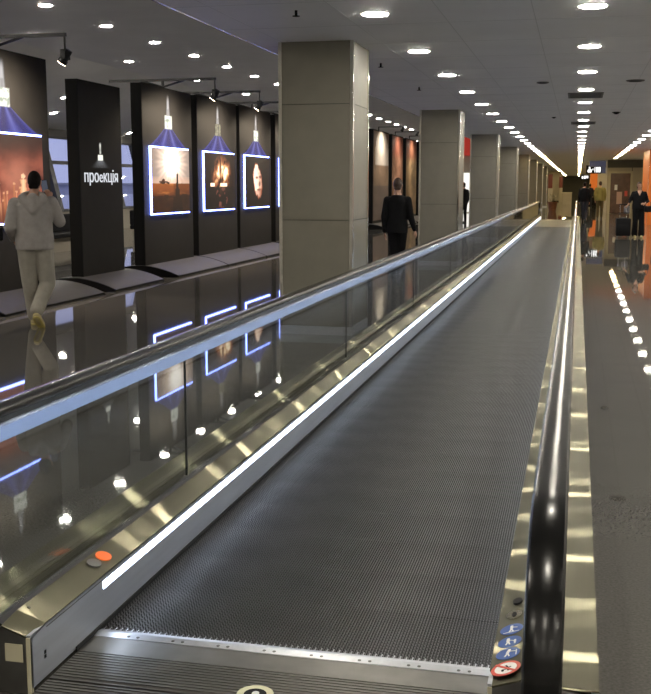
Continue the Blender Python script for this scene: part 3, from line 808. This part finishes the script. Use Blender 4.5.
# benches near the windows
def bench(y0, y1, label):
    t = thing('waiting_bench', label, 'bench', (-12.4, y0, 0), group='benches near the windows')
    L_ = y1 - y0
    MB().box(-.25, .25, 0, L_, 0, .33).build('bench_base', M['bench'], t)
    MB().box(-.32, .32, -.03, L_ + .03, .33, .45, .03).build('seat', M['dark'], t)
    MB().box(-.32, -.20, -.03, L_ + .03, .45, .88, .03).build('backrest', M['dark'], t)
bench(22.6, 26.6, 'dark long bench seen between the left-edge and lettered boards')
bench(29.2, 34.0, 'dark long bench seen between the lettered and sunset boards')
tl = thing('table_lamp', 'tiny glowing orange lamp seen in the gap right of the lettered board', 'lamp', (-12.42, 30.2, .88))
MB().cyl((0, 0, 0), (0, 0, .03), .05, n=12).build('lamp_base', M['dark'], tl); MB().ball((0, 0, .09), .06, 12).build('lamp_shade', M['glow'], tl, smooth='all')
tl.location = (-12.66, 30.2, .88)

# ------------------------------------------------------------------ far end furnishings
oc = thing('orange_kiosk', 'bright orange clad block at the right edge, behind the woman', 'kiosk', (2.80, 45.9, 0))
MB().box(0, 1.9, 0, 4.3, .0, HC - .001).build('cladding', M['orange'], oc)
MB().box(-.006, 0, .0, .04, .1, HC - .01).build('corner_strip', M['chrome'], oc)
MB().box(.22, .30, -.05, -.001, 1.30, 1.62).build('wall_phone', M['dark'], oc)
# hanging direction signs
def hang_sign(x, y, w_, h, z, label, glyphs, blue=False):
    t = thing('hanging_sign', label, 'sign', (x, y, z), group='hanging direction signs')
    MB().box(0, w_, 0, .12, 0, h).build('sign_box', M['dark'], t)
    for xx in (.1, w_ - .1): MB().cyl((xx, .06, h), (xx, .06, HC - z), .012, n=8).build('hanger', M['grey'], t)
    gm = MB()
    for (a, b, c, d_) in glyphs: gm.box(a * w_, b * w_, -.006, 0, c * h, d_ * h)
    gm.build('sign_lettering', M['sign_white'], t)
    if blue: MB().box(w_, w_ + .28, .0, .12, .02, h).build('side_panel', M['lilac_lit'], t)
hang_sign(.46, 69, .92, .52, 2.34, 'black hanging sign with white lit symbols over the far aisle',
          [(.10, .20, .15, .45), (.17, .27, .15, .85), (.25, .36, .15, .5), (.42, .47, .4, .6), (.55, .60, .15, .85), (.66, .76, .15, .85), (.80, .94, .15, .85)], True)
hang_sign(.18, 78, .55, .34, 2.02, 'smaller black hanging sign lower and left, further away', [(.1, .3, .2, .7), (.38, .6, .2, .8), (.66, .9, .3, .8)])
# pale blue lit banner above the signs, standing in for a blue ceiling reflection
bn = thing('hanging_sheen', 'pale blue lit banner standing in for a ceiling reflection over the far signs', 'sheen', (.62, 66, 2.72))
MB().box(0, .95, 0, .05, 0, HC - 2.73).build('sheen_face', M['lilac_lit'], bn); MB().box(-.02, .97, -.005, .055, -.03, 0).build('sheen_rail', M['grey'], bn)
op = thing('orange_stand', 'lit orange advertising stand far down the aisle', 'advertising stand', (.95, 92, 0))
MB().box(0, .62, 0, .62, 0, .15).build('stand_base', M['dark'], op); MB().box(.02, .60, .02, .60, 1.25, 2.6).build('lit_panel', M['orange_lit'], op); MB().box(.05, .57, .05, .57, .15, 1.25).build('stand_body', M['dark'], op)
# desk and planter beyond the walkway end
dk = thing('counter_desk', 'pale beige counter beyond the far end of the walkway', 'counter', (-1.28, 95, 0))
MB().box(0, .78, 0, .7, 0, .98).build('counter_body', M['wall'], dk); MB().box(-.03, .81, -.03, .73, .98, 1.03).build('counter_top', mat('pale top', (.6, .56, .42), .3), dk)
pl = thing('planter', 'reddish brown planter with dark leaves beyond the walkway', 'planter', (-1.55, 70, 0))
MB().rings([(0, 0, 0, .22, .22), (0, 0, .5, .30, .30), (0, 0, .52, .33, .33), (0, 0, .58, .33, .33), (0, 0, .54, .28, .28)]).build('pot', mat('red brown pot', (.16, .06, .03), .5, nscale=6, namt=.2), pl, smooth=True)
lv = MB()
for k in range(70):
    a = random.uniform(0, 2 * PI); r = random.uniform(.05, .36); z = random.uniform(.55, 1.05); s_ = random.uniform(.05, .09)
    c = Vector((r * math.cos(a), r * math.sin(a), z)); e = Vector((math.cos(a), math.sin(a), random.uniform(-.4, .6))).normalized(); sd = e.cross(Vector((0, 0, 1))).normalized()
    lv.poly([c - e * s_, c + sd * s_ * .4, c + e * s_, c - sd * s_ * .4])
    lv.cyl((r * .3 * math.cos(a), r * .3 * math.sin(a), .5), c, .006, .004, 5) if k % 4 == 0 else None
lv.build('foliage', mat('dark red green leaves', (.06, .05, .02), .5, nscale=9, namt=.4), pl)
# shop on the far left seen between the columns
sh = thing('shop_front', 'lit white shop front with a red sign seen between second and third columns', 'shop', (-7.6, 64, 0))
MB().box(0, 1.9, 0, .3, 3.35, 4.6).build('fascia', M['red_lit'], sh)
MB().box(-.1, 2.0, .3, .5, 0, 4.78).build('shop_wall', M['wall'], sh)
MB().box(.86, 1.50, .27, .3, .05, 2.35).build('lit_window', M['shop'], sh); MB().box(.82, 1.54, .26, .29, 1.02, 1.12).build('window_bar', M['dark'], sh)
# end wall pieces
for i, (x0, x1, y, z1, k, lab) in enumerate(((-3.0, -1.62, 112, HC, 'wall', 'pale beige partition at the far end, left of the dark wall'),)):
    t = thing('partition_wall', lab, 'partition', (x0, y, 0)); MB().box(0, x1 - x0, 0, .2, .1, z1 - .002).build('panel', M[k], t); MB().box(0, x1 - x0, -.02, .22, 0, .1).build('plinth', M['dark'], t)
for i, (x0, y, lab) in enumerate(((-2.33, 88, 'reddish lit poster stand near the far end of the columns'), (-1.85, 111, 'reddish lit poster stand on the far beige partition'))):
    t = thing('poster_stand', lab, 'poster', (x0, y, 0), group='far red posters'); MB().box(0, .34, 0, .12, 0, 1.4).build('stand_base', M['wall'], t); MB().box(0, .34, .02, .10, 1.4, 2.5).build('lit_panel', emit('red brown poster', (.5, .10, .05), .10), t)

# ------------------------------------------------------------------ people
def solid(mb, name, m, parent, vox=.010, it=6):
    o = mb.build('tmp', m)
    r = o.modifiers.new('r', 'REMESH'); r.mode = 'VOXEL'; r.voxel_size = vox; r.use_smooth_shade = True
    s = o.modifiers.new('s', 'SMOOTH'); s.factor = .5; s.iterations = it
    bpy.context.view_layer.update()
    dg = bpy.context.evaluated_depsgraph_get()
    me = bpy.data.meshes.new_from_object(o.evaluated_get(dg)); me.name = name
    for p in me.polygons: p.use_smooth = True
    if not me.materials: me.materials.append(m)
    bpy.data.objects.remove(o)
    n_ = bpy.data.objects.new(name, me); C.objects.link(n_); n_.parent = parent
    return n_
def V(*a): return Vector(a)
def hand(mb, wrist, d, palm_n, side, curl=.5, s=1.):
    """palm, four unequal bent fingers and a thumb leaving the side of the palm"""
    d = d.normalized(); palm_n = (palm_n - d * palm_n.dot(d)).normalized(); lat = d.cross(palm_n).normalized() * side
    p1 = wrist + d * .085 * s
    for t in (-.026, -.009, .009, .026): mb.cap(wrist + d * .012 + lat * t * .7, p1 + lat * t, .013 * s, .0115 * s, 8)
    for t, ln in ((.028, .068), (.0095, .078), (-.0095, .072), (-.028, .056)):
        a = p1 + lat * t; dd = d; r = .0088 * s
        for q, fr in enumerate((.45, .32, .25)):
            ang = curl * (q + .6) * .9
            dq = (d * math.cos(ang) + palm_n * math.sin(ang)).normalized(); b = a + dq * ln * fr * s
            mb.cap(a, b, r, r * .92, 8); a = b; r *= .92
    a = wrist + d * .030 * s + lat * .024; b = a + (d * .6 + lat * .75 + palm_n * .3).normalized() * .040 * s; c = b + (d * .9 + lat * .15 + palm_n * .4).normalized() * .032 * s
    mb.cap(a, b, .0115 * s, .010 * s, 8); mb.cap(b, c, .010 * s, .0085 * s, 8)
def person(label, loc, rz, J, look, scale=1., vox=.010, group=None):
    """J: joint positions in the person's own frame (facing +Y, X to the right)"""
    t = thing('person', label, 'person', loc, rz, group); t.scale = (scale,) * 3
    g = lambda k: Vector(J[k])
    pel, nk, hd = g('pelvis'), g('neck'), g('head')
    yaw = Matrix.Rotation(J.get('head_yaw', 0), 4, 'Z'); R3 = yaw.to_3x3()
    b = MB()
    # head: skull, jaw, nose, brow, ears
    b.ball(hd, (.070, .090, .106), 20, yaw); b.ball(hd + R3 @ V(0, .026, -.062), (.054, .064, .060), 16, yaw)
    b.cap(hd + R3 @ V(0, .092, .004), hd + R3 @ V(0, .108, -.026), .009, .013, 8)
    b.cap(hd + R3 @ V(-.03, .083, .022), hd + R3 @ V(.03, .083, .022), .010, .010, 8)
    b.cap(hd + R3 @ V(-.018, .086, -.058), hd + R3 @ V(.018, .086, -.058), .007, .007, 8)
    for s in (-1, 1): b.ball(hd + R3 @ V(s * .072, -.008, -.008), (.010, .020, .030), 10, yaw)
    b.cap(nk + V(0, 0, -.02), hd + V(0, -.015, -.06), .056, .050, 14)
    sp = lambda f: pel.lerp(nk, f)
    tw = J.get('build', 1.)
    def torso(mb, e, z0=-.06, z1=1.0, hips=1., waist=1.):
        RS = [(-.12, .155 * hips, .105), (.0, .165 * hips, .115), (.22, .150 * waist, .108), (.42, .150 * waist, .108), (.65, .165, .112), (.80, .168, .102), (.91, .115, .080), (1.0, .066, .060)]
        rs = []
        for f, rx, ry in RS:
            if f < z0 - .001 or f > z1 + .001: continue
            c = sp(f); rs.append((c.x, c.y, c.z, rx * tw + e, ry * tw + e))
        mb.rings(rs, 22)
    torso(b, 0, -.12)
    for s, k in ((-1, 'l'), (1, 'r')):
        sh_, el, wr = g(k + '_sho'), g(k + '_elb'), g(k + '_wri')
        b.cap(sp(.86), sh_, .056, .050); b.cap(sh_, el, .050, .038); b.cap(el, wr, .036, .025)
        hd_ = J.get(k + '_hand'); d = Vector(hd_[0]) if hd_ else (wr - el); pn = Vector(hd_[1]) if hd_ else V(-s, .2, 0)
        hand(b, wr, d, pn, J.get(k + '_side', -1 if s > 0 else 1), (hd_[2] if hd_ else .45))
        hp, kn, an = g(k + '_hip'), g(k + '_kne'), g(k + '_ank')
        b.cap(hp, kn, .080, .054); b.cap(kn, an, .052, .036)
        ft = Vector(J.get(k + '_toe', (an.x, an.y + .15, .035)))
        b.cap(an + V(0, -.02, -.04), ft, .034, .026)
    body = solid(b, 'body', look.get('skin', M['skin']), t, vox, 3)
    # hair
    h = MB(); hs = look.get('hair_style', 'short')
    h.ball(hd + R3 @ V(0, -.010, .016), (.076, .097, .107), 18, yaw)
    if hs == 'bob':
        for s in (-1, 1): h.ball(hd + R3 @ V(s * .058, -.02, -.02), (.032, .062, .07), 12, yaw)
        h.ball(hd + R3 @ V(0, -.05, .07), (.06, .06, .05), 12, yaw)
    else: h.cap(hd + R3 @ V(-.03, -.062, -.055), hd + R3 @ V(.03, -.062, -.055), .030, .030, 10)
    ho = solid(h, 'hair', look['hair'], t, .007, 3)
    # carve the face opening: keep hair only above the brow and behind the ears
    bm = bmesh.new(); bm.from_mesh(ho.data); Ri = R3.inverted(); kill = []
    for v in bm.verts:
        p = Ri @ (v.co - hd)
        lim = .035 + .25 * max(0, -p.y) * 0
        if p.y > .030 and p.z < .045 or (p.y > -.015 and p.z < -.012 and hs != 'bob') or (hs == 'bob' and p.y > .04 and p.z < .05): kill.append(v)
    bmesh.ops.delete(bm, geom=kill, context='VERTS'); bm.to_mesh(ho.data); bm.free()
    # eyes
    for s in (-1, 1):
        MB().ball(hd + R3 @ V(s * .031, .087, .002), (.012, .007, .006), 10, yaw).build('eye', M['dark'], t, smooth='all')
    # top
    u = MB(); e = look.get('top_ease', .016); ze = look.get('hem', -.02)
    rs = []
    for f, rx, ry in [(ze, .165, .120), (.08, .168, .122), (.25, .158 * look.get('waist', 1), .116), (.45, .158 * look.get('waist', 1), .116), (.65, .168, .116), (.79, .168, .106), (.90, .118, .088), (.985, .072, .068)]:
        c = sp(f); rs.append((c.x, c.y, c.z, rx * tw + e, ry * tw + e))
    u.rings(rs, 24)
    for s, k in ((-1, 'l'), (1, 'r')):
        sh_, el, wr = g(k + '_sho'), g(k + '_elb'), g(k + '_wri'); slv = look.get('sleeve', 1.)
        u.cap(sp(.83), sh_, .066 + e * .4, .054 + e * .4); u.cap(sh_, el, .054 + e * .6, .046 + e * .6)
        if slv > 0: u.cap(el, el.lerp(wr, .93 * slv), .045 + e * .6, .034 + e * .3)
    if look.get('hood'):
        c = nk + V(0, -.02, .0)
        for k in range(16):   # thick collar of cloth around the neck, dropping into a pointed hood on the back
            a, a2 = 2 * PI * k / 16, 2 * PI * (k + 1) / 16
            def hp_(q): return c + V(.115 * math.sin(q), .085 * math.cos(q) - .015, -.015 + .035 * math.cos(q))
            u.cap(hp_(a), hp_(a2), .034, .034, 10)
        for s_ in (-1, 1): u.cap(c + V(s_ * .115, -.06, -.03), c + V(0, -.125, -.17), .050, .050, 12)
        u.cap(c + V(0, -.09, -.03), c + V(0, -.12, -.15), .060, .050, 12)
    if look.get('rib'):
        c = sp(ze); u.rings([(c.x, c.y, c.z - .02, .162 * tw + e, .115 * tw + e), (c.x, c.y, c.z + .05, .166 * tw + e, .118 * tw + e)], 24)
    tp = solid(u, look.get('top_name', 'jacket'), look['top'], t, vox * .9, 4)
    if look.get('vneck'):   # open the neckline at the front
        bm = bmesh.new(); bm.from_mesh(tp.data)
        kl = [v for v in bm.verts if v.co.y > nk.y + .02 and v.co.z > nk.z - .16 and abs(v.co.x - nk.x) < .075 * (v.co.z - nk.z + .16) / .16]
        bmesh.ops.delete(bm, geom=kl, context='VERTS'); bm.to_mesh(tp.data); bm.free()
    # trousers
    u = MB(); e = look.get('leg_ease', .014)
    c = sp(.12); c2 = sp(-.02); u.rings([(c2.x, c2.y, c2.z - .07, .160 * tw + e * .5, .112 * tw + e * .5), (c2.x, c2.y, c2.z, .168 * tw + e * .5, .118 * tw + e * .5), (c.x, c.y, c.z, .156 * tw + e * .4, .110 * tw + e * .4)], 24)
    for k in ('l', 'r'):
        hp, kn, an = g(k + '_hip'), g(k + '_kne'), g(k + '_ank')
        u.cap(hp, kn, .086 + e, .062 + e); u.cap(kn, an.lerp(kn, .06), .061 + e, look.get('cuff', .046) + e)
    solid(u, 'trousers', look['legs'], t, vox * .9, 4)
    # shoes
    for k in ('l', 'r'):
        an = g(k + '_ank'); ft = Vector(J.get(k + '_toe', (an.x, an.y + .15, .035)))
        d = (ft - an); d.z = 0 if abs(d.z) < .06 else d.z; dn = (ft - (an + V(0, -.03, -.05))).normalized()
        heel = an + V(0, -.035, -.052) if abs(ft.z - .035) < .01 and an.z < .11 else an + V(0, -.055, -.045)
        u = MB(); u.cap(heel, ft + dn * .02, .042, .042, 14); u.cap(an + V(0, -.01, -.01), heel.lerp(ft, .30) + V(0, 0, .012), .046, .045, 14); u.cap(heel.lerp(ft, .3), heel.lerp(ft, .8), .046, .046, 14)
        so = solid(u, 'shoe', look['shoe'], t, .008, 3)
        up = dn.cross(V(1, 0, 0)); up = up if up.z > 0 else -up
        s2 = MB(); q0, q1 = heel - up * .030, ft + dn * .02 - up * .030
        s2.cap(q0, q1, .044, .044, 12)
        sl_ = solid(s2, 'sole', look.get('sole', look['shoe']), so, .008, 2)
        mid = (q0 + q1) / 2
        for v in sl_.data.vertices:
            h_ = (v.co - mid).dot(up); v.co -= up * (h_ - max(-.008, min(.012, h_ * .35)))
    return t
def stand(**kw):
    J = dict(pelvis=(0, 0, .97), neck=(0, -.01, 1.50), head=(0, .02, 1.655), l_sho=(-.178, -.01, 1.405), r_sho=(.178, -.01, 1.405),
             l_elb=(-.225, -.03, 1.13), r_elb=(.225, -.03, 1.13), l_wri=(-.225, .05, .88), r_wri=(.225, .05, .88),
             l_hip=(-.085, 0, .92), r_hip=(.085, 0, .92), l_kne=(-.09, .02, .50), r_kne=(.09, .02, .50), l_ank=(-.09, -.02, .088), r_ank=(.09, -.02, .088))
    J.update(kw); return J
# man with the phone, walking past the first board
rzp = math.radians(27)
PX_, PY_ = -5.94, 10.98
pm = person('man in grey hoodie and sweatpants seen from behind, raising a phone', (PX_, PY_, 0), rzp, stand(
    pelvis=(0, 0, .96), head=(.025, .03, 1.655), head_yaw=-.2, build=1.06,
    l_sho=(-.20, -.01, 1.40), r_sho=(.20, .0, 1.415), l_elb=(-.265, -.05, 1.14), l_wri=(-.24, .16, 1.0), r_elb=(.285, .06, 1.20), r_wri=(.195, .15, 1.455),
    r_hand=((-.35, .15, .9), (-.5, .8, 0), .9), l_hand=((.15, .6, -.5), (1, 0, .2), .9),
    l_hip=(-.088, 0, .91), r_hip=(.09, 0, .91), l_kne=(-.075, .09, .50), l_ank=(-.04, .20, .088), l_toe=(-.05, .36, .035),
    r_kne=(.125, .05, .49), r_ank=(-.01, -.20, .185), r_toe=(.035, -.13, .045)),
    dict(hair=M['hair'], top=M['hoodie'], top_name='hoodie', hood=True, rib=True, top_ease=.040, hem=-.10, legs=M['pants_grey'], leg_ease=.030, cuff=.048, shoe=M['shoe_tan'], sole=M['sole']), .985, .009)
mw = Matrix.Translation((PX_, PY_, 0)) @ Matrix.Rotation(rzp, 4, 'Z') @ Matrix.Diagonal((.985, .985, .985, 1))
ph = thing('mobile_phone', "dark mobile phone held up in the hoodie man's right hand", 'phone'); ph.matrix_world = mw @ Matrix.Translation((.13, .245, 1.60)) @ Matrix.Rotation(-.15, 4, 'Y')
MB().box(-.037, .037, -.004, .004, -.075, .075, .003).build('phone_case', M['dark'], ph); MB().box(-.033, .033, -.0052, -.0042, -.068, .068).build('screen', emit('phone screen', (.3, .35, .5), .15), ph)
pc = thing('pouch', "small black pouch carried on the hoodie man's left forearm", 'bag'); pc.matrix_world = mw @ Matrix.Translation((-.372, .0, 1.10))
MB().box(-.03, .03, -.06, .06, -.11, .06, .015).build('pouch_body', M['dark'], pc, smooth=True); MB().box(-.033, .033, -.063, .063, .035, .045, .003).build('zip', M['grey'], pc)
# man in the suit between the columns
person('man in a black suit walking away between the first two columns', (-2.80, 17, 0), .05, stand(build=.93, l_sho=(-.17, -.01, 1.405), r_sho=(.17, -.01, 1.405),
    l_elb=(-.215, -.04, 1.13), l_wri=(-.215, .03, .88), r_elb=(.225, -.05, 1.13), r_wri=(.285, .05, .91), l_kne=(-.06, .05, .50), l_ank=(-.055, .10, .088), r_kne=(.06, .04, .50), r_ank=(.055, -.14, .10)),
    dict(hair=M['hair_brown'], top=M['suit'], hem=-.20, top_ease=.020, legs=M['suit'], leg_ease=.004, shoe=M['shoe_black']), .965, .010)
# people far down the aisle
person('man in black walking away beside the far end of the walkway', (.30, 49.4, 0), 0, stand(l_kne=(-.06, .06, .5), l_ank=(-.05, .14, .088), r_ank=(.05, -.16, .10)),
       dict(hair=M['hair'], top=M['suit'], hem=-.15, top_ease=.022, legs=M['navy'], shoe=M['shoe_black']), 1.0, .014)
person('person in an olive jacket walking away under the far signs', (1.06, 53.8, 0), 0, stand(l_ank=(-.09, -.12, .10), r_ank=(.09, .16, .088), r_kne=(.09, .10, .5)),
       dict(hair=M['hair_brown'], top=M['olive'], hem=-.22, top_ease=.045, legs=M['olive_dark'], shoe=M['shoe_black']), 1.02, .014)
person('small dark figure far down the aisle beyond the olive jacket', (.86, 80, 0), 0, stand(),
       dict(hair=M['hair'], top=M['navy'], hem=-.2, legs=M['navy'], shoe=M['shoe_black']), .98, .018)
person('dark figure half hidden behind the second column, near the lit shop', (-4.78, 46.5, 0), .6, stand(),
       dict(hair=M['hair'], top=M['suit'], hem=-.2, legs=M['suit'], shoe=M['shoe_black']), .98, .018)
# woman with the suitcase, walking towards us
WX, WY = 1.84, 34.4
wm = person('woman in a black V-neck top and wide black trousers pulling a suitcase', (WX, WY, 0), PI + .08, stand(build=1.12,
    head=(.0, .035, 1.655), r_elb=(.27, -.03, 1.17), r_wri=(.345, .12, 1.035), r_hand=((.6, .5, -.35), (-.2, -.2, -1), 1.0),
    l_elb=(-.27, -.04, 1.16), l_wri=(-.15, .19, 1.08), l_hand=((.5, .6, .05), (1, 0, -.3), .8), l_ank=(-.10, .08, .088), l_kne=(-.10, .08, .5), r_ank=(.09, -.04, .088)),
    dict(hair=M['hair_brown'], hair_style='bob', top=M['suit'], top_name='blouse', vneck=True, hem=-.14, sleeve=.55, waist=1.0, legs=M['suit'], leg_ease=.022, cuff=.075, shoe=M['shoe_tan']), .965, .011)
sc_ = thing('suitcase', 'black upright wheeled suitcase with a raised pull handle', 'suitcase', (1.395, 34.25, 0), .05)
MB().box(-.22, .22, -.125, .125, .055, .60, .035).build('shell', M['dark'], sc_, smooth=True)
MB().box(-.16, .16, -.14, -.124, .12, .40, .01).build('front_pocket', M['dark'], sc_, smooth=True)
for x in (-.17, .17):
    for y in (-.09, .09):
        w_ = MB(); w_.cyl((x - .012, y, .028), (x + .012, y, .028), .028, n=14); w_.box(x - .02, x + .02, y - .018, y + .018, .035, .06)
        w_.build('wheel', M['grey'], sc_)
hh = MB()
for x in (-.10, .10): hh.cyl((x, .09, .59), (x, .09, 1.02), .009, n=10)
hh.build('handle_tube', M['chrome'], sc_); MB().box(-.125, .125, .07, .11, 1.0, 1.035, .012).build('handle_grip', M['dark'], sc_)
MB().box(-.07, .07, -.03, .03, .60, .625, .008).build('carry_handle', M['grey'], sc_)
hb = thing('shoulder_bag', "grey bag hanging on the woman's arm above the suitcase", 'bag', (1.50, 34.52, .84))
MB().box(-.09, .09, -.05, .05, -.10, .12, .03).build('bag_body', mat('grey bag cloth', (.16, .15, .16), .6, nscale=20, namt=.15), hb, smooth=True)
q = MB()
for k in range(10):
    a, a2 = PI * k / 10, PI * (k + 1) / 10; q.cyl((.07 * math.cos(a), 0, .11 + .24 * math.sin(a)), (.07 * math.cos(a2), 0, .11 + .24 * math.sin(a2)), .007, n=8)
q.build('strap', M['dark'], hb)
kb_ = thing('handbag', "black handbag on the woman's bent arm by the orange block", 'bag', (2.10, 34.10, .88), .2)
MB().box(-.10, .10, -.06, .06, -.09, .10, .035).build('bag_body', M['dark'], kb_, smooth=True)
q = MB()
for k in range(10):
    a, a2 = PI * k / 10, PI * (k + 1) / 10; q.cyl((.08 * math.cos(a), 0, .09 + .17 * math.sin(a)), (.08 * math.cos(a2), 0, .09 + .17 * math.sin(a2)), .008, n=8)
q.build('strap', M['shoe_black'], kb_)

# ------------------------------------------------------------------ dusk outside, view settings
W = bpy.data.worlds.new('dusk'); SC.world = W; W.use_nodes = True
bg_ = W.node_tree.nodes['Background']; bg_.inputs['Color'].default_value = (.42, .47, .78, 1); bg_.inputs['Strength'].default_value = 1.15
vs = SC.view_settings; vs.view_transform = 'Standard'; vs.look = 'None'; vs.gamma = 1; vs.use_curve_mapping = False; vs.exposure = 0
SC.cycles.max_bounces = 10; SC.cycles.transparent_max_bounces = 16; SC.cycles.use_denoising = True
SC.cycles.caustics_reflective = False; SC.cycles.sample_clamp_indirect = 6
